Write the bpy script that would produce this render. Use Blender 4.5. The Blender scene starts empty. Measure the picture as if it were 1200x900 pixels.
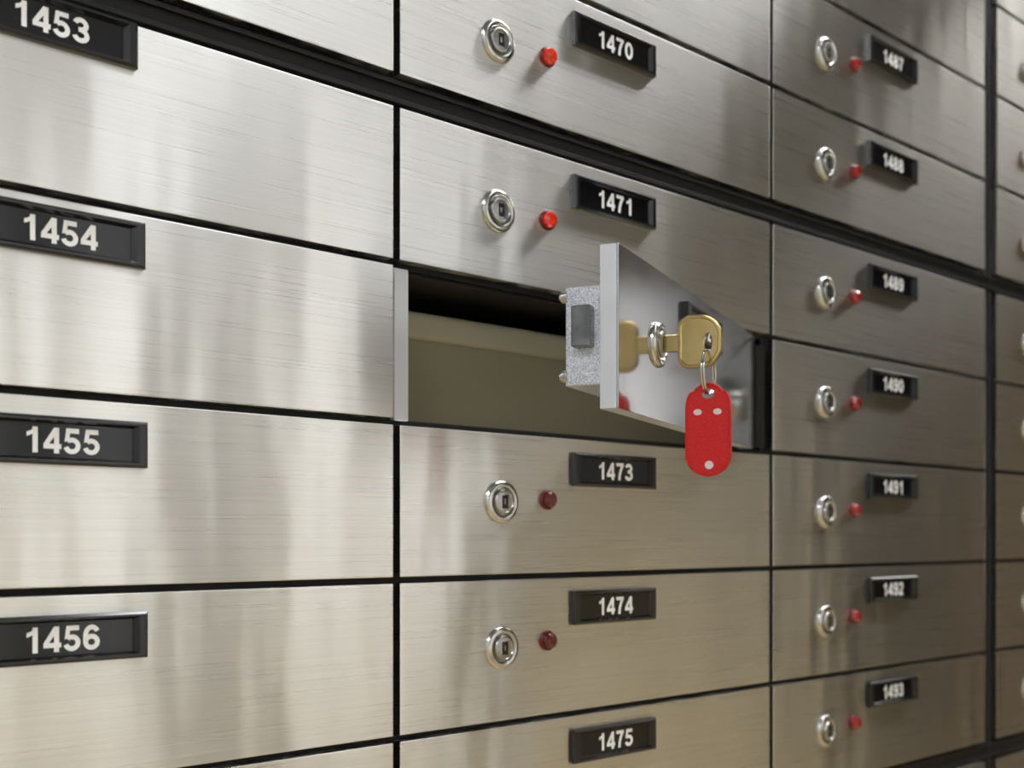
import bpy, bmesh, math, random
from mathutils import Vector, Matrix
random.seed(4)
C = bpy.context.scene.collection
scene = bpy.context.scene
PI = math.pi
# ---------------------------------------------------------------- camera calibration (level camera, oblique to the wall)
P = 0.085            # row pitch in metres
F = 1350.0           # focal length in pixels of a 1200 px wide frame
VX, HY = 2080.0, 628.0
TH = math.atan((VX-600)/F)
FW = Vector((math.cos(TH), math.sin(TH), 0)); RT = Vector((math.sin(TH), -math.cos(TH), 0))
hh = lambda u: 188.0*(VX-u)/1615.0
def rel(u, h):
    Z = F*P/h; return FW*Z + RT*((u-600)/F*Z)
CAM = -rel(465, hh(465)); CAM.z = 1.40
W = (rel(904, hh(904))-rel(465, hh(465))).length
zz = lambda k: 1.40 + k*P
# ---------------------------------------------------------------- helpers
def link(name, me, mat=None, parent=None, loc=(0,0,0), rz=0, smooth=False):
    o = bpy.data.objects.new(name, me); C.objects.link(o)
    if mat is not None and me is not None:
        if len(me.materials) == 0: me.materials.append(mat)
        elif me.materials[0] != mat:
            o.material_slots[0].link = 'OBJECT'; o.material_slots[0].material = mat
    o.parent = parent; o.location = loc; o.rotation_euler = (0,0,rz)
    return o
def tag(o, label, cat, group=None):
    o['label'] = label; o['category'] = cat
    if group: o['group'] = group
    return o
def thing(name, label, cat, loc=(0,0,0), rz=0, group=None):
    o = bpy.data.objects.new(name, None); C.objects.link(o)
    o.empty_display_size = .02
    o.location = loc; o.rotation_euler = (0,0,rz)
    return tag(o, label, cat, group)
def addbox(bm, x0,x1,y0,y1,z0,z1):
    vs = [bm.verts.new((x,y,z)) for x in (x0,x1) for y in (y0,y1) for z in (z0,z1)]
    for f in ((0,1,3,2),(4,6,7,5),(0,4,5,1),(2,3,7,6),(0,2,6,4),(1,5,7,3)):
        bm.faces.new([vs[i] for i in f])
def fin(bm, name='m', smooth=False, bevel=0, seg=2):
    bmesh.ops.recalc_face_normals(bm, faces=bm.faces)
    if bevel: bmesh.ops.bevel(bm, geom=list(bm.edges), offset=bevel, segments=seg, profile=.7, affect='EDGES')
    me = bpy.data.meshes.new(name); bm.to_mesh(me); bm.free()
    for p in me.polygons: p.use_smooth = smooth
    return me
def boxmesh(name, x0,x1,y0,y1,z0,z1, bevel=0, seg=2):
    bm = bmesh.new(); addbox(bm, x0,x1,y0,y1,z0,z1); return fin(bm, name, False, bevel, seg)
def lathe(bm, prof, n=48, cap=True, cz=0, cx=0):      # about local y
    rings = []
    for r, y in prof:
        if r < 1e-6: rings.append([bm.verts.new((cx,y,cz))]); continue
        rings.append([bm.verts.new((cx+r*math.cos(2*PI*i/n), y, cz+r*math.sin(2*PI*i/n))) for i in range(n)])
    for a, b in zip(rings, rings[1:]):
        for i in range(n):
            j = (i+1) % n
            if len(b) == 1: bm.faces.new((a[i],a[j],b[0]))
            elif len(a) == 1: bm.faces.new((a[0],b[j],b[i]))
            else: bm.faces.new((a[i],a[j],b[j],b[i]))
    return rings
def auto_smooth(me, ang=35):
    bm = bmesh.new(); bm.from_mesh(me)
    for f in bm.faces: f.smooth = True
    for e in bm.edges:
        if len(e.link_faces) == 2 and e.calc_face_angle(0) > math.radians(ang): e.smooth = False
    bm.to_mesh(me); bm.free(); return me
def tube(bm, pts, r, n=10, closed=False):
    m = len(pts); rings = []
    for i, p in enumerate(pts):
        p = Vector(p)
        a = Vector(pts[(i-1) % m]) if (closed or i > 0) else p
        b = Vector(pts[(i+1) % m]) if (closed or i < m-1) else p
        t = (b-a).normalized(); s = Vector((1,0,0)); q = s.cross(t).normalized()
        rings.append([bm.verts.new(p + (s*math.cos(2*PI*k/n)+q*math.sin(2*PI*k/n))*r) for k in range(n)])
    for i in range(m if closed else m-1):
        A, B = rings[i], rings[(i+1) % m]
        for k in range(n): bm.faces.new((A[k],A[(k+1)%n],B[(k+1)%n],B[k]))
    if not closed:
        bm.faces.new(rings[0]); bm.faces.new(rings[-1][::-1])
def ray_poly(c, a, poly):
    d = (math.cos(a), math.sin(a)); best = None
    for i in range(len(poly)):
        p, q = poly[i], poly[(i+1) % len(poly)]
        ex, ez = q[0]-p[0], q[1]-p[1]; den = d[0]*ez-d[1]*ex
        if abs(den) < 1e-12: continue
        t = ((p[0]-c[0])*ez-(p[1]-c[1])*ex)/den; s = ((p[0]-c[0])*d[1]-(p[1]-c[1])*d[0])/den
        if t > 0 and -1e-6 <= s <= 1+1e-6 and (best is None or t > best): best = t
    return best
def slab_with_hole(bm, outer, hole, c, t, s, n=160, rim=.0014, rec=.0004):
    """plate in the local xz plane, thickness t along y, eased edges s, hole polygon, raised rim"""
    A = [2*PI*i/n for i in range(n)]
    ro = [ray_poly(c, a, outer) for a in A]; ri = [ray_poly(c, a, hole) for a in A]
    def ring(rr, dr, y, lim=None):
        out = []
        for r, a, q in zip(rr, A, ri):
            r2 = r+dr
            if lim is not None: r2 = max(r2, q+lim)
            out.append(bm.verts.new((c[0]+r2*math.cos(a), y, c[1]+r2*math.sin(a))))
        return out
    h = t/2
    R = [ring(ri,.0002,-h+rec), ring(ro,-rim-.0005,-h+rec,.0004), ring(ro,-rim,-h,.0007), ring(ro,-s,-h,.001), ring(ro,-s*.3,-h+s*.3), ring(ro,0,-h+s), ring(ro,0,h-s), ring(ro,-s*.3,h-s*.3), ring(ro,-s,h,.001), ring(ro,-rim,h,.0007), ring(ro,-rim-.0005,h-rec,.0004), ring(ri,.0002,h-rec), ring(ri,0,h-rec-.0002), ring(ri,0,-h+rec+.0002)]
    for q in range(len(R)):
        X, Y = R[q], R[(q+1) % len(R)]
        for i in range(n): bm.faces.new((X[i],X[(i+1)%n],Y[(i+1)%n],Y[i]))
# ---------------------------------------------------------------- materials
def mat(name, col, rough=.5, metal=0, **kw):
    m = bpy.data.materials.new(name); m.use_nodes = True
    b = m.node_tree.nodes['Principled BSDF']
    b.inputs['Base Color'].default_value = (*col, 1); b.inputs['Roughness'].default_value = rough; b.inputs['Metallic'].default_value = metal
    for k, v in kw.items():
        b.inputs[k.replace('_', ' ')].default_value = v
    return m
def noise_on(m, scale, c1, c2, lo=.35, hi=.65, bump=0, vec=(1,1,1), rough=None, detail=4, dist=.001):
    nt = m.node_tree; N = nt.nodes; L = nt.links; b = N['Principled BSDF']
    tc = N.new('ShaderNodeTexCoord'); mp = N.new('ShaderNodeMapping'); mp.inputs['Scale'].default_value = vec
    L.new(tc.outputs['Object'], mp.inputs['Vector'])
    oi = N.new('ShaderNodeObjectInfo'); ml = N.new('ShaderNodeMath'); ml.operation = 'MULTIPLY'; ml.inputs[1].default_value = 57.0
    L.new(oi.outputs['Random'], ml.inputs[0]); L.new(ml.outputs[0], mp.inputs['Location'])
    n = N.new('ShaderNodeTexNoise'); n.inputs['Scale'].default_value = scale; n.inputs['Detail'].default_value = detail
    L.new(mp.outputs[0], n.inputs['Vector'])
    r = N.new('ShaderNodeValToRGB'); r.color_ramp.elements[0].position = lo; r.color_ramp.elements[1].position = hi
    r.color_ramp.elements[0].color = (*c1,1); r.color_ramp.elements[1].color = (*c2,1)
    L.new(n.outputs['Fac'], r.inputs['Fac']); L.new(r.outputs['Color'], b.inputs['Base Color'])
    if rough:
        mr = N.new('ShaderNodeMapRange'); mr.inputs['From Min'].default_value = lo; mr.inputs['From Max'].default_value = hi
        mr.inputs['To Min'].default_value = rough[0]; mr.inputs['To Max'].default_value = rough[1]
        L.new(n.outputs['Fac'], mr.inputs['Value']); L.new(mr.outputs[0], b.inputs['Roughness'])
    if bump:
        bp = N.new('ShaderNodeBump'); bp.inputs['Strength'].default_value = bump; bp.inputs['Distance'].default_value = dist
        L.new(n.outputs['Fac'], bp.inputs['Height']); L.new(bp.outputs[0], b.inputs['Normal'])
    return m
def brushed(name, c1, c2, rough, aniso, bump, fine=900, lenx=14, detail=3, wave=0):
    m = mat(name, c1, .3, 1.0); b = m.node_tree.nodes['Principled BSDF']
    noise_on(m, 1.0, c1, c2, .25, .75, bump, (lenx, lenx, fine), rough, detail, .0002)
    b.inputs['Anisotropic'].default_value = aniso
    N = m.node_tree.nodes; L = m.node_tree.links; cx = N.new('ShaderNodeCombineXYZ'); cx.inputs[2].default_value = 1.0
    L.new(cx.outputs[0], b.inputs['Tangent'])
    if wave:      # slow waviness of the rolled sheet, which breaks reflections into soft vertical clouds
        tc = N.new('ShaderNodeTexCoord'); mp = N.new('ShaderNodeMapping'); mp.inputs['Scale'].default_value = (24, 24, 5)
        oi = N.new('ShaderNodeObjectInfo'); ml = N.new('ShaderNodeMath'); ml.operation = 'MULTIPLY'; ml.inputs[1].default_value = 31.0
        L.new(oi.outputs['Random'], ml.inputs[0]); L.new(ml.outputs[0], mp.inputs['Location'])
        L.new(tc.outputs['Object'], mp.inputs['Vector'])
        n2 = N.new('ShaderNodeTexNoise'); n2.inputs['Scale'].default_value = 1.0; n2.inputs['Detail'].default_value = 1.5
        L.new(mp.outputs[0], n2.inputs['Vector'])
        bp = N.new('ShaderNodeBump'); bp.inputs['Strength'].default_value = 1.0; bp.inputs['Distance'].default_value = wave
        L.new(n2.outputs['Fac'], bp.inputs['Height'])
        old = b.inputs['Normal'].links
        if old: L.new(bp.outputs[0], old[0].from_node.inputs['Normal'])
        else: L.new(bp.outputs[0], b.inputs['Normal'])
    return m
M = {}
M['steel'] = brushed('brushed_steel', (.645,.637,.612), (.725,.715,.69), (.27,.29), .96, 0, 1450, lenx=8, detail=2, wave=.0011)
M['polish'] = brushed('polished_steel', (.50,.50,.50), (.54,.54,.55), (.11,.14), .3, .0, 500)
M['edge'] = noise_on(mat('edge_steel', (.78,.78,.80), .42, .6), 20, (.62,.63,.66), (.68,.69,.72))
M['black'] = noise_on(mat('black_steel', (.01,.01,.01), .5, Specular_IOR_Level=.25), 300, (.006,.006,.006), (.011,.010,.010), bump=.05)
M['plastic'] = noise_on(mat('black_plastic', (.01,.01,.011), .18, Specular_IOR_Level=.55), 900, (.005,.005,.006), (.009,.009,.010))
M['insert'] = noise_on(mat('label_black', (.01,.01,.011), .12, Specular_IOR_Level=.4), 200, (.005,.005,.006), (.008,.008,.009))
M['white'] = noise_on(mat('label_white', (.95,.95,.95), .5), 800, (.94,.95,.96), (.98,.985,.99))
M['mark'] = noise_on(mat('greyish_mark', (.6,.6,.6), .5), 600, (.58,.54,.53), (.72,.68,.67))
M['chrome'] = noise_on(mat('nickel', (.75,.74,.70), .16, 1), 150, (.52,.515,.49), (.64,.63,.60), rough=(.15,.21))
M['core'] = noise_on(mat('lock_core_metal', (.5,.49,.45), .28, 1), 600, (.34,.335,.32), (.46,.45,.43))
M['hole'] = noise_on(mat('keyhole_dark', (.01,.01,.01), .5), 400, (.004,.004,.004), (.012,.012,.011))
M['pin'] = noise_on(mat('lock_pin_metal', (.3,.29,.25), .4, 1), 400, (.20,.19,.16), (.28,.27,.24))
M['red_lit'] = noise_on(mat('red_lens_painted_lit', (.8,.03,.01), .05, 0, Emission_Strength=.12, Emission_Color=(1,.04,.01,1), Coat_Weight=1.0), 250, (.36,.006,.003), (.95,.05,.015))  # light painted into the red plastic: brighter base and a faint glow
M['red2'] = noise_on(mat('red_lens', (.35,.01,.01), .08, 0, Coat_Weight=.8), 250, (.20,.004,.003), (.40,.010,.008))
M['red_shade'] = noise_on(mat('red_lens_painted_shade', (.14,.01,.01), .14, 0, Coat_Weight=.6), 300, (.08,.004,.003), (.12,.007,.006))  # same red plastic with shade put into its colour
M['brass'] = noise_on(mat('brass', (.6,.46,.22), .2, 1), 60, (.46,.34,.135), (.54,.41,.18), rough=(.18,.26))
M['zinc'] = noise_on(mat('zinc_casting', (.5,.5,.52), .4, .5), 1500, (.36,.37,.41), (.80,.82,.89), bump=.3, rough=(.3,.5), dist=.0003)
M['bolt'] = noise_on(mat('dark_bolt_steel', (.3,.3,.3), .22, 1), 100, (.16,.16,.16), (.26,.26,.255))
M['tag'] = noise_on(mat('red_tag_plastic', (.7,.02,.02), .5, 0, Coat_Weight=0, Specular_IOR_Level=.35), 1.0, (.46,.004,.004), (.64,.010,.009), bump=.5, vec=(900,900,1600), dist=.0002)
M['tagrim'] = noise_on(mat('dark_red_rim', (.3,.01,.01), .3, 0), 500, (.10,.005,.004), (.14,.008,.007))
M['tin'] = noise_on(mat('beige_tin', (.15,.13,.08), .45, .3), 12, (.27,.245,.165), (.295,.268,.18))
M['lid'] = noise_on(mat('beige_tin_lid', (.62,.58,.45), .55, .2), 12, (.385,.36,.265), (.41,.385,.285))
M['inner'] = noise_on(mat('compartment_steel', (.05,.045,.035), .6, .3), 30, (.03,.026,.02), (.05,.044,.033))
M['wall'] = noise_on(mat('painted_wall', (.6,.56,.47), .8), 30, (.65,.655,.66), (.71,.715,.72), bump=.1)
M['ctrim'] = noise_on(mat('added_cream_trim', (.85,.75,.55), .7), 30, (.90,.79,.54), (.96,.85,.60), bump=.1)
M['lwall'] = noise_on(mat('grey_wall', (.6,.62,.66), .8), 30, (.60,.63,.68), (.66,.69,.74), bump=.1)
M['rwall'] = noise_on(mat('brown_wall', (.3,.25,.2), .8), 30, (.30,.235,.16), (.35,.275,.19), bump=.1)
M['dtrim'] = noise_on(mat('added_dark_trim', (.06,.055,.05), .7), 20, (.008,.0075,.007), (.015,.014,.013), bump=.1)
M['gtrim'] = noise_on(mat('added_grey_trim', (.2,.2,.2), .7), 20, (.20,.20,.195), (.25,.25,.245), bump=.1)
M['ceil'] = noise_on(mat('ceiling_paint', (.7,.7,.69), .9), 40, (.30,.32,.35), (.36,.38,.41), bump=.1)
M['floor'] = noise_on(mat('floor_tile', (.45,.36,.24), .4), 6, (.68,.55,.33), (.76,.62,.39))
def lampm(n_, s, c): return mat(n_, (1,1,1), .5, 0, Emission_Strength=s, Emission_Color=(*c,1))
M['lamp'] = lampm('lamp_diffuser', 6.0, (.92,.96,1))
M['fill2'] = lampm('fill_diffuser_bright', 34.0, (.98,.98,.98)); M['fill3'] = lampm('fill_diffuser_right', 15.0, (1,.97,.92)); M['fill4'] = lampm('fill_diffuser_left', 44.0, (.96,.98,1))  # added unseen fills: two for the far wall, one at the left
M['glow1'] = lampm('added_panel_glow', 1.25, (.93,.97,1)); M['glow2'] = lampm('added_panel_glow_right', 2.1, (.95,.97,1))  # glow of added panels, no window known there
M['lampframe'] = noise_on(mat('lamp_frame', (.7,.7,.7), .5), 50, (.65,.65,.65), (.75,.75,.75))
# ---------------------------------------------------------------- the room
def struct(name, m, *b):
    o = link(name, boxmesh(name, *b), m); o['kind'] = 'structure'; return o
X0, X1, Y0, Y1, H = -2.6, 4.6, -2.2, .47, 3.0
struct('floor', M['floor'], X0,X1,Y0,Y1,-.1,0)
struct('ceiling', M['ceil'], X0,X1,Y0,Y1,H,H+.1)
struct('wall_back', M['wall'], X0,X1,Y1,Y1+.1,0,H)
struct('wall_front', M['wall'], X0,X1,Y0-.1,Y0,0,H)
struct('wall_left', M['lwall'], X0-.1,X0,Y0,Y1,0,H)
struct('wall_right', M['rwall'], X1,X1+.1,Y0,Y1,0,H)
struct('added_trim_1', M['dtrim'], 3.88,4.48,Y0,-1.96,0,H)       # added dark column near the far corner, reflected as a dark band
struct('added_trim_2', M['dtrim'], 2.1,3.88,Y0,Y0+.03,1.85,H)  # added dark sheet high on the far wall, darkens upper right reflections
struct('added_trim_3', M['dtrim'], X1-.05,X1,-1.0,-.34,0,H)  # added dark strip, mirrored as the dark end of the open door
struct('added_trim_4', M['gtrim'], .98,1.14,Y0,Y0+.06,0,H)  # added grey strip that splits the bright reflections
struct('added_trim_5', M['gtrim'], 1.94,2.06,Y0,Y0+.06,0,H)  # second added strip, bands the reflections further right
struct('added_trim_6', M['ctrim'], X0,X1,Y0,Y0+.015,0,1.5)  # added cream sheet, turns the lower boxes' reflections warm
for i, (a, b) in enumerate(((.30,.52),(.66,.86),(1.28,1.50),(1.66,1.86))):  # added unseen glowing panels, reflected as bright streaks in the steel
    wd = struct('added_glow_panel_%d' % (i+1), M['lampframe'], a-.03,b+.03,Y0,Y0+.02,1.05,2.45)
    link('glow_sheet', boxmesh('glow_sheet', a,b,Y0+.02,Y0+.024,1.08,2.42), M['glow1'], wd)
wd = struct('added_glow_panel_5', M['lampframe'], X1-.02,X1,-.32,-.02,1.0,2.5)  # added unseen glowing panel, brightens the open door's face
link('glow_sheet', boxmesh('glow_sheet', X1-.024,X1-.02,-.30,-.04,1.02,2.48), M['glow2'], wd)
bm = bmesh.new(); addbox(bm, -.12,.12,-.62,.62,-.03,0); lampf = fin(bm,'lampf',bevel=.004)
lampd = boxmesh('lampd', -.10,.10,-.60,.60,-.036,-.028)
for lx, ly, s, a, txt in [(-1.7,-1.2,'fill4',0,'added as fill nearest the left wall'),(.78,-1.25,'lamp',0,'right of the open box'),(1.15,-.32,'fill2',90,'added to light the far wall, close above the middle boxes'),(3.0,-.40,'fill3',90,'added to light the far wall, nearest the right wall')]:  # left one is added fill, the last two are added for the far wall
    t = thing('ceiling_or_fill_light', 'long white fluorescent ceiling panel '+txt, 'light', (lx, ly, H), math.radians(a))
    link('frame', lampf, M['lampframe'], t); link('diffuser', lampd, M[s], t)
# ---------------------------------------------------------------- rows and columns
ROW = {-4:(5.88,6.83), -3:(4.885,5.84), -2:(3.885,4.84), -1:(2.888,3.843), 0:(1.727,2.675), 1:(.735,1.685), 2:(-.258,.692), 3:(-1.248,-.298), 4:(-2.238,-1.288), 5:(-3.41,-2.46)}
COL = {0:(-W,), 1:(0,), 2:(W,), 3:(2.061*W,)}
DW, DH, DT = .9875*W, .95*P, .0075
GX = .00625*W
xs = {c: COL[c][0]+GX for c in COL}
# cabinet
cab = thing('safe_deposit_cabinet', 'black steel cabinet frame showing as thick bands and thin gaps between all the boxes', 'cabinet', (0,0,0))
bm = bmesh.new()
cx0, cx1, cz1 = -1.55, 2.3, 2.35
hx0, hx1, hz0, hz1 = .0035, W-.003, zz(.728), zz(1.692)
fy0, fy1 = .0078, .012
addbox(bm, cx0,hx0,fy0,fy1,0,cz1); addbox(bm, hx1,cx1,fy0,fy1,0,cz1)
addbox(bm, hx0,hx1,fy0,fy1,0,hz0); addbox(bm, hx0,hx1,fy0,fy1,hz1,cz1)
addbox(bm, cx0,cx0+.003,fy1,.46,0,cz1); addbox(bm, cx1-.003,cx1,fy1,.46,0,cz1)
addbox(bm, cx0,cx1,fy1,.46,cz1-.003,cz1); addbox(bm, cx0,cx1,.455,.46,0,cz1)
link('carcass', fin(bm,'carcass'), M['black'], cab)
for a, b in ((2.675,2.888),(-2.46,-2.238)):
    bm = bmesh.new(); g = .035
    addbox(bm, cx0,cx1,.0035,.0077,zz(a+g),zz(b-g))
    addbox(bm, cx0,cx1,.0015,.0036,zz(a+g),zz(a+g+.03)); addbox(bm, cx0,cx1,.0015,.0036,zz(b-g-.03),zz(b-g))
    link('crossbar', fin(bm,'crossbar',bevel=.0003,seg=1), M['black'], cab)
link('divider', boxmesh('divider', 2.02*W,2.05*W,.0025,.0034,zz(-3.6),zz(7), .0003,1), M['black'], cab)
# plain steel faces beyond the frame of the photograph
def filler(x0,x1,z0,z1): link('filler_panel', boxmesh('filler', x0,x1,0,DT,z0,z1,.0005,1), M['steel'], cab)
filler(cx0, -W-GX, 0.02, cz1-.01); filler(xs[3]+DW+2*GX, cx1, .02, cz1-.01)
rng = {0:(-1,4), 1:(-2,4), 2:(-3,5), 3:(-4,5)}
for c,(a,b) in rng.items():
    lo = ROW[b][0] if b == 5 else -2.425
    filler(xs[c], xs[c]+DW, zz(ROW[a][1]+.04), cz1-.01)
    filler(xs[c], xs[c]+DW, .02, zz(lo-.04))
# ---------------------------------------------------------------- shared fixture meshes
door_me = boxmesh('door', 0,DW,0,DT,-DH/2,DH/2,.0006,2)
R = .0124
bm = bmesh.new(); lathe(bm, [(R,.001),(R,-.0010),(R*.975,-.0016),(R*.91,-.0023),(R*.82,-.0027),(R*.72,-.0027),(R*.65,-.0022),(R*.62,-.0012),(R*.58,-.0012)])
lock_me = auto_smooth(fin(bm,'lock'), 40)
n = 48; rc = R*.58
bm = bmesh.new()
rect = [(-.0023,-.0038),(.0023,-.0038),(.0023,.0038),(-.0023,.0038)]
prof = [(rc,-.0010),(rc,-.0030),(rc*.95,-.0036),(rc*.86,-.0038),(rc*.82,-.0034),(rc*.76,-.0034)]
rg = lathe(bm, prof, n)
rr = [ray_poly((0,0), 2*PI*i/n, rect) for i in range(n)]
q1 = [bm.verts.new((rr[i]*math.cos(2*PI*i/n), -.0036, rr[i]*math.sin(2*PI*i/n))) for i in range(n)]
q2 = [bm.verts.new((v.co.x, -.0008, v.co.z)) for v in q1]
for A_, B_ in ((rg[-1], q1), (q1, q2)):
    for i in range(n): bm.faces.new((A_[i],A_[(i+1)%n],B_[(i+1)%n],B_[i]))
core_me = auto_smooth(fin(bm,'core'), 30)
bm = bmesh.new(); addbox(bm, -.0025,.0025,-.0030,-.0006,-.0040,.0040)
key_hole_me = fin(bm,'keyhole')
pin_me = boxmesh('pin', -.0004,.0010,-.0034,-.0029,-.0014,.0016,.0002,1)
bm = bmesh.new(); r = .0050
rg = []
for (rad, y, tw_) in ((r,.0005,0),(r,-.0026,0),(r*.86,-.0044,.5),(r*.50,-.0057,0)):
    rg.append([bm.verts.new((rad*math.cos(2*PI*(i+tw_)/10), y, rad*math.sin(2*PI*(i+tw_)/10))) for i in range(10)])
for q in range(3):
    for i in range(10):
        j = (i+1) % 10
        if q == 0: bm.faces.new((rg[q][i],rg[q][j],rg[q+1][j],rg[q+1][i]))
        elif q == 1: bm.faces.new((rg[q][i],rg[q][j],rg[q+1][i])); bm.faces.new((rg[q][j],rg[q+1][j],rg[q+1][i]))
        else: bm.faces.new((rg[q][i],rg[q][j],rg[q+1][j])); bm.faces.new((rg[q][i],rg[q+1][j],rg[q+1][i]))
bm.faces.new(rg[3])
led_me = fin(bm,'led')
bm = bmesh.new()
lathe(bm, [(.0060,.0004),(.0060,-.0010),(.0057,-.0016),(.0053,-.0017),(.0050,-.0014),(.0049,.0003)], 32)
collar_me = auto_smooth(fin(bm,'collar'), 50)
# number plate
PW, PH, PT = .222*W, .0205, .0038
bm = bmesh.new()
def rect4(w, h, y): return [bm.verts.new(v) for v in ((-w/2,y,-h/2),(w/2,y,-h/2),(w/2,y,h/2),(-w/2,y,h/2))]
rs = [rect4(PW,PH,.0), rect4(PW,PH,-PT+.0010), rect4(PW-.0022,PH-.0022,-PT), rect4(PW-.0080,PH-.0040,-PT), rect4(PW-.0125,PH-.0064,-.0016), rect4(PW-.0125,PH-.0064,-.0006)]
for a, b in zip(rs, rs[1:]):
    for i in range(4): bm.faces.new((a[i],a[(i+1)%4],b[(i+1)%4],b[i]))
plate_me = fin(bm,'plate')
insert_me = boxmesh('insert', -(PW-.0128)/2,(PW-.0128)/2,-.0014,-.0007,-(PH-.0066)/2,(PH-.0066)/2)
# numerals: heavy grotesque digits drawn as strokes, cap height 1, advance .777
def arc(cx, cy, rx, ry, a0, a1, n=22):
    return [(cx+rx*math.cos(math.radians(a0+(a1-a0)*i/n)), cy+ry*math.sin(math.radians(a0+(a1-a0)*i/n))) for i in range(n+1)]
SIX = [('s', arc(.36,.315,.235,.2225,0,360,36)), ('s', arc(.372,.60,.245,.3075,28,180)+[(.124,.45),(.125,.32)])]
DIG = {
 '0': [('s', arc(.36,.5,.245,.4075,0,360,40))],
 '1': [('s', [(.47,0),(.47,1)]), ('p', [(.41,1),(.39,.93),(.30,.85),(.15,.79),(.15,.62),(.27,.66),(.40,.74),(.46,.80),(.46,1)])],
 '2': [('s', arc(.35,.70,.235,.2075,170,-38)+[(.34,.33),(.14,.10)]), ('s', [(.03,.0925),(.66,.0925)])],
 '3': [('s', arc(.34,.715,.215,.1925,165,-85)), ('s', arc(.34,.30,.245,.2075,85,-168)), ('s', [(.25,.518),(.37,.518)])],
 '4': [('s', [(.52,0),(.52,1)]), ('s', [(.02,.27),(.70,.27)]), ('p', [(.02,.36),(.42,1),(.52,1),(.52,.78),(.21,.34),(.02,.30)])],
 '5': [('s', [(.16,.9075),(.63,.9075)]), ('p', [(.13,1),(.30,1),(.235,.50),(.06,.47)]), ('s', arc(.345,.325,.24,.2325,135,-165))],
 '6': SIX,
 '7': [('s', [(.05,.9075),(.665,.9075)]), ('s', [(.62,.93),(.52,.78),(.42,.58),(.34,.34),(.30,0)])],
 '8': [('s', arc(.36,.735,.20,.1725,0,360,36)), ('s', arc(.36,.29,.24,.1975,0,360,36))],
 '9': [(k, [(.72-x, 1-y) for x, y in pts]) for k, pts in SIX],
}
def stroke(bm, pts, hw, f, closed):
    m = len(pts); A = []; B = []
    if closed: pts = pts[:-1]; m -= 1
    for i, p in enumerate(pts):
        a = pts[(i-1)%m] if (closed or i > 0) else p
        b = pts[(i+1)%m] if (closed or i < m-1) else p
        dx, dy = b[0]-a[0], b[1]-a[1]; l = math.hypot(dx,dy); nx, ny = -dy/l, dx/l
        A.append(bm.verts.new(f(p[0]+nx*hw, p[1]+ny*hw))); B.append(bm.verts.new(f(p[0]-nx*hw, p[1]-ny*hw)))
    for i in range(m if closed else m-1):
        j = (i+1) % m
        bm.faces.new((A[i],B[i],B[j],A[j]))
def number_mesh(s):
    bm = bmesh.new(); cap = .0108; adv = .0084; gw = .0108*1.02
    for q, ch in enumerate(s):
        x0 = (q-len(s)/2)*adv + (adv-.72*gw)/2
        lay = 0
        for kind, pts in DIG[ch]:
            y = -.00155-.00004*lay; lay += 1
            f = lambda x, z: (x0+x*gw, y, (z-.5)*cap)
            if kind == 's': stroke(bm, pts, .097, f, math.hypot(pts[0][0]-pts[-1][0], pts[0][1]-pts[-1][1]) < 1e-4)
            else: bm.faces.new([bm.verts.new(f(*p)) for p in pts])
    for fc in bm.faces:
        fc.normal_update()
        if fc.normal.y > 0: fc.normal_flip()
    me = bpy.data.meshes.new('number'); bm.to_mesh(me); bm.free(); me.materials.append(M['white']); return me
# ---------------------------------------------------------------- boxes
base = {0:1453, 1:1471, 2:1489, 3:1507}
near = {1453:'its plate at the top left corner', 1454:'second plate down at the left edge', 1455:'left of box 1473', 1456:'left of box 1474',
 1470:'above the thick black band', 1471:'directly above the open box', 1473:'directly below the open box', 1474:'two below the open box', 1475:'at the bottom edge',
 1487:'highest readable number on the right', 1488:'above the black band', 1489:'below the black band', 1490:'right of the open door', 1491:'right of box 1473', 1492:'right of box 1474', 1493:'above the lower black band'}
def label_for(c, k):
    nnum = base[c]+k
    if nnum in near: return 'brushed steel safe deposit box numbered %d, %s' % (nnum, near[nnum])
    if c == 0 and k == -1: return 'brushed steel box above box 1453 and left of box 1470, cut by top edge'
    if c == 0 and k == 4: return 'thin strip of brushed steel box below box 1456 at the bottom edge'
    if c == 1 and k == -2: return 'dark brushed steel box directly above box 1470, cut by the top edge'
    if c == 2 and k == -3: return 'dark brushed steel box directly above box 1487, cut by the top edge'
    if c == 2 and k == 5: return 'brushed steel box below box 1493, under the lower black band'
    if c == 3 and k == -4: return 'sliver of dark steel box in the very top right corner'
    if c == 3 and k == -3: return 'second sliver of steel box down from the top right corner, above 1487 height'
    if c == 3 and k == 5: return 'small corner of steel box at the bottom right corner'
    return 'narrow strip of steel box at right edge, across the wide gap from box %d' % (base[2]+k)
def fixtures(root, num, o, rz, redm, led=True, L=DW, px=0, pz=0, lx=.205, lz=0):
    Rm = Matrix.Rotation(rz, 3, 'Z'); s = L/DW
    at = lambda x, z: Vector(o) + Rm @ Vector((x*s, 0, z))
    lk = link('lock', lock_me, M['chrome'], root, at(lx*W, lz), rz)
    link('lock_core', core_me, M['core'], lk); link('keyhole', key_hole_me, M['hole'], lk)
    if led: link('lock_pin', pin_me, M['pin'], lk)
    if led:
        l = link('indicator_light', led_me, M[redm], root, at(.322*W, .002+lz), rz)
        link('collar', collar_me, M['tagrim'], l)
    pl = link('number_plate', plate_me, M['plastic'], root, at(.494*W+px, .258*P+pz), rz)
    link('label_insert', insert_me, M['insert'], pl)
    link('number', number_mesh(str(num)), M['white'], pl)
openroot = None
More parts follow.
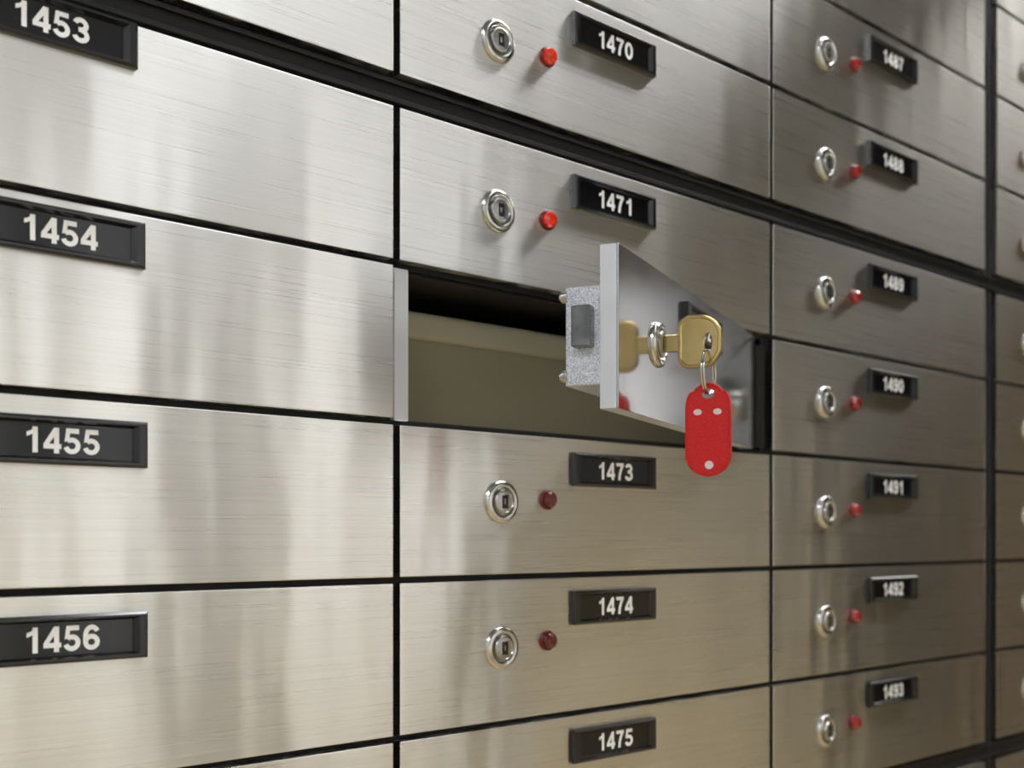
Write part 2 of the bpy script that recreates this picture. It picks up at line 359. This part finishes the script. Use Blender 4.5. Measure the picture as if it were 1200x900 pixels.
for c,(a,b) in rng.items():
    for k in range(a, b+1):
        z0, z1 = zz(ROW[k][0]), zz(ROW[k][1]); zc = (z0+z1)/2; num = base[c]+k
        if (c, k) == (1, 1):
            openroot = thing('safe_deposit_box', 'open safe deposit box, its steel door swung out with a key in the lock', 'safe deposit box', (xs[c],0,z0), 0, 'safe deposit boxes'); continue
        t = thing('safe_deposit_box', label_for(c,k), 'safe deposit box', (xs[c],0,z0), 0, 'safe deposit boxes')
        link('door', door_me, M['steel'], t, (0,0,zc-z0))
        redm = 'red_lit' if (k <= 0 and c == 1) else ('red_shade' if (c == 1 and k >= 2) else 'red2')  # cap tone per row stands in for how light falls
        fixtures(t, num, (0,0,zc-z0), 0, redm, px={0:-.0130,1:-.0095}.get(k,-.0085) if c == 0 else 0, pz={0:.0082,1:.0042}.get(k,0) if c == 0 else 0,
                 lx=.213 if (c == 1 and k >= 2) else .205, lz={-1:-.0035,0:-.0015,2:.001,3:.0015}.get(k,0) if c == 1 else 0)
# ---------------------------------------------------------------- the open box
zc = (zz(ROW[1][0])+zz(ROW[1][1]))/2; z0 = zz(ROW[1][0])
Fp = CAM + rel(725, 204); Hp = CAM + rel(884, 139.3)
d = Vector((Hp.x-Fp.x, Hp.y-Fp.y, 0)); L = d.length; rz = math.atan2(d.y, d.x); d.normalize(); nn = Vector((d.y, -d.x, 0))
off = Vector((Fp.x-xs[1], Fp.y, zc-z0))
ODT = .0098
link('door', boxmesh('open_door', 0,L,0,.0012,-DH/2,DH/2,.0004,2), M['polish'], openroot, off, rz)
link('door_edge_frame', boxmesh('open_edge', .0,L,.0012,ODT,-DH/2,DH/2,.0004,2), M['edge'], openroot, off, rz)
fixtures(openroot, 1472, off, rz, 'red2', led=False, L=L, lx=.215, px=.005)
Rm = Matrix.Rotation(rz,3,'Z')
ca = link('lock_case', boxmesh('case', .003,.075,0,.0195,-.0250,.0245,.0012,3), M['zinc'], openroot, off+Rm@Vector((0,ODT,-.003)), rz)
link('latch_bolt', boxmesh('bolt', -.0035,.02,.0040,.0140,-.0065,.0140,.0012,3), M['bolt'], ca)
for s in (-1, 1):
    bm = bmesh.new(); lathe(bm, [(0,.0195-.001),(.0030,.0185),(.0030,.0210),(.0022,.0226),(0,.0231)], 20, cx=.0045, cz=s*.0198)
    link('screw', auto_smooth(fin(bm,'screw')), M['chrome'], ca)
# compartment (open-fronted steel liner) and jamb
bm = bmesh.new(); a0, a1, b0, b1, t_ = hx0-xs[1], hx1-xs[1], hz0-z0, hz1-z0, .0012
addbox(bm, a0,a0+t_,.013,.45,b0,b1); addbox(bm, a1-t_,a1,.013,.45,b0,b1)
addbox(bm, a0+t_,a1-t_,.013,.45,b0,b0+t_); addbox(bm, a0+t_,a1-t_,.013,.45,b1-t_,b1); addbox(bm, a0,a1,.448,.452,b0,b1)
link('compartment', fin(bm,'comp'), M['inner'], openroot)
link('door_jamb', boxmesh('jamb', a0-.0022,a0+.0074,.004,.05,b0-.0002,b1-.0006,.0004,1), M['edge'], openroot)
bm = bmesh.new(); addbox(bm, a1-.012,a1-.001,.003,.02,b0+.002,b1-.006)
link('hinge', fin(bm,'hinge',bevel=.0006), M['black'], openroot)
# tin inside
tin = thing('deposit_tin', 'beige metal deposit tin sitting inside the open box', 'metal box', (hx0+.004,.032,hz0+t_))
tw, tz = (hx1-hx0)-.008, .0660
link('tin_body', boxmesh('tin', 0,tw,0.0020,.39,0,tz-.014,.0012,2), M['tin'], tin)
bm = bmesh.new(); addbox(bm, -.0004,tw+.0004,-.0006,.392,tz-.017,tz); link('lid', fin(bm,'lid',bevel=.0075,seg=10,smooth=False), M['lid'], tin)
# ---------------------------------------------------------------- key: local x = outward from the door, z up, y = thickness
lockp = Vector((Fp.x,Fp.y,zc)) + d*(.215*W*L/DW)
krz = math.atan2(nn.y, nn.x)
key = thing('key', 'brass key standing in the lock of the open steel door', 'key', lockp, krz)
hk = (.0277, -.001)
def rrect(x0,x1,z0,z1,rl,rr_):
    o = []
    for (cx_,cz_,r_,a0_) in ((x1-rr_,z0+rr_,rr_,-90),(x1-rr_,z1-rr_,rr_,0),(x0+rl,z1-rl,rl,90),(x0+rl,z0+rl,rl,180)):
        for i in range(9):
            a = math.radians(a0_+90*i/8); o.append((cx_+r_*math.cos(a), cz_+r_*math.sin(a)))
    return o
outer = rrect(.0112,.0352,-.0142,.0142,.0066,.0118)
hole = [(hk[0]+.0022*math.cos(a), hk[1]+.0052*math.sin(a)) for a in [2*PI*i/24 for i in range(24)]]
bm = bmesh.new(); slab_with_hole(bm, outer, hole, hk, .0034, .0007, 160, rim=.0019, rec=.0005)
link('bow', auto_smooth(fin(bm,'bow'),30), M['brass'], key)
bm = bmesh.new(); addbox(bm, .0030,.0125,-.0012,.0012,-.0046,.0046); link('shoulder', fin(bm,'sh',bevel=.0004), M['brass'], key)
bm = bmesh.new(); addbox(bm, -.004,.0032,-.0009,.0009,-.0036,.0036); link('blade', fin(bm,'bl',bevel=.0002), M['brass'], key)
# ---------------------------------------------------------------- red tag hanging from the ring
keyhole_w = lockp + nn*hk[0] + Vector((0,0,hk[1]-.0042))
ringr = .0117
tag_hole = keyhole_w + Vector((0,0,-(2*ringr-.0016)))
kt = thing('key_tag', 'red plastic key tag hanging from the brass key on a thin steel ring', 'key tag', tag_hole, krz+math.radians(4))
hw = .0122; zb = -.0332; pts = []
for i in range(25):      # bottom
    a = PI + PI*i/24; pts.append((hw*math.cos(a), zb+hw*.92*math.sin(a)))
pts += [(hw,-.010),(hw*.98,-.006),(hw*.92,-.0025),(hw*.78,.0004)]
for i in range(13):
    a = math.radians(20)+math.radians(140)*i/12; pts.append((.0084*math.cos(a), -.0022+.0073*math.sin(a)))
pts += [(-hw*.78,.0004),(-hw*.92,-.0025),(-hw*.98,-.006),(-hw,-.010)]
hole = [(.0034*math.cos(2*PI*i/24), .0028*math.sin(2*PI*i/24)-.0008) for i in range(24)]
bm = bmesh.new(); slab_with_hole(bm, pts, hole, (0,-.0008), .0030, .0006, 240, rim=.0013, rec=.0004)
link('tag_body', auto_smooth(fin(bm,'tagb'),30), M['tag'], kt)
for x, z, w_, h_ in ((-.0055,-.0105,.0044,.0032),(.0050,-.0105,.0044,.0032),(.0006,-.0385,.0046,.0044)):  # small pale ovals set on the tag face
    bm = bmesh.new()
    lathe(bm, [(0,-.0013),(.5,-.0013),(.5,-.0010),(0,-.0010)], 20)
    for v in bm.verts: v.co.x *= w_; v.co.z *= h_
    link('pale_mark', fin(bm,'mark'), M['mark'], kt, (x,0,z))
bm = bmesh.new()
bmp = [(-.0006, ringr*math.sin(2*PI*i/48), ringr*math.cos(2*PI*i/48)) for i in range(48)]
tube(bm, bmp, .0006, 10, True)
bmp = [(.0006, ringr*math.sin(2*PI*i/48), ringr*math.cos(2*PI*i/48)) for i in range(42)]
tube(bm, bmp, .0006, 10)
ro = link('ring', auto_smooth(fin(bm,'ring'),60), M['chrome'], kt, (0,0,ringr-.0012), math.radians(-4))
# ---------------------------------------------------------------- world, camera
w = bpy.data.worlds.new('world'); scene.world = w; w.use_nodes = True
w.node_tree.nodes['Background'].inputs[0].default_value = (.8,.82,.85,1); w.node_tree.nodes['Background'].inputs[1].default_value = .2
cd = bpy.data.cameras.new('camera'); co = bpy.data.objects.new('camera', cd); C.objects.link(co)
co.location = CAM; co.rotation_euler = (PI/2, 0, math.atan2(FW.y, FW.x)-PI/2)
cd.sensor_width = 36; cd.lens = F/1200*36; cd.shift_y = (HY-450)/1200; cd.clip_start = .01
cd.dof.use_dof = True; cd.dof.focus_distance = .575; cd.dof.aperture_fstop = 8.5
scene.camera = co
try:
    scene.view_settings.view_transform = 'Standard'; scene.view_settings.look = 'None'
except Exception as e: print(e)
print('W', W, 'L', L, 'rz', math.degrees(rz), 'cam', CAM)
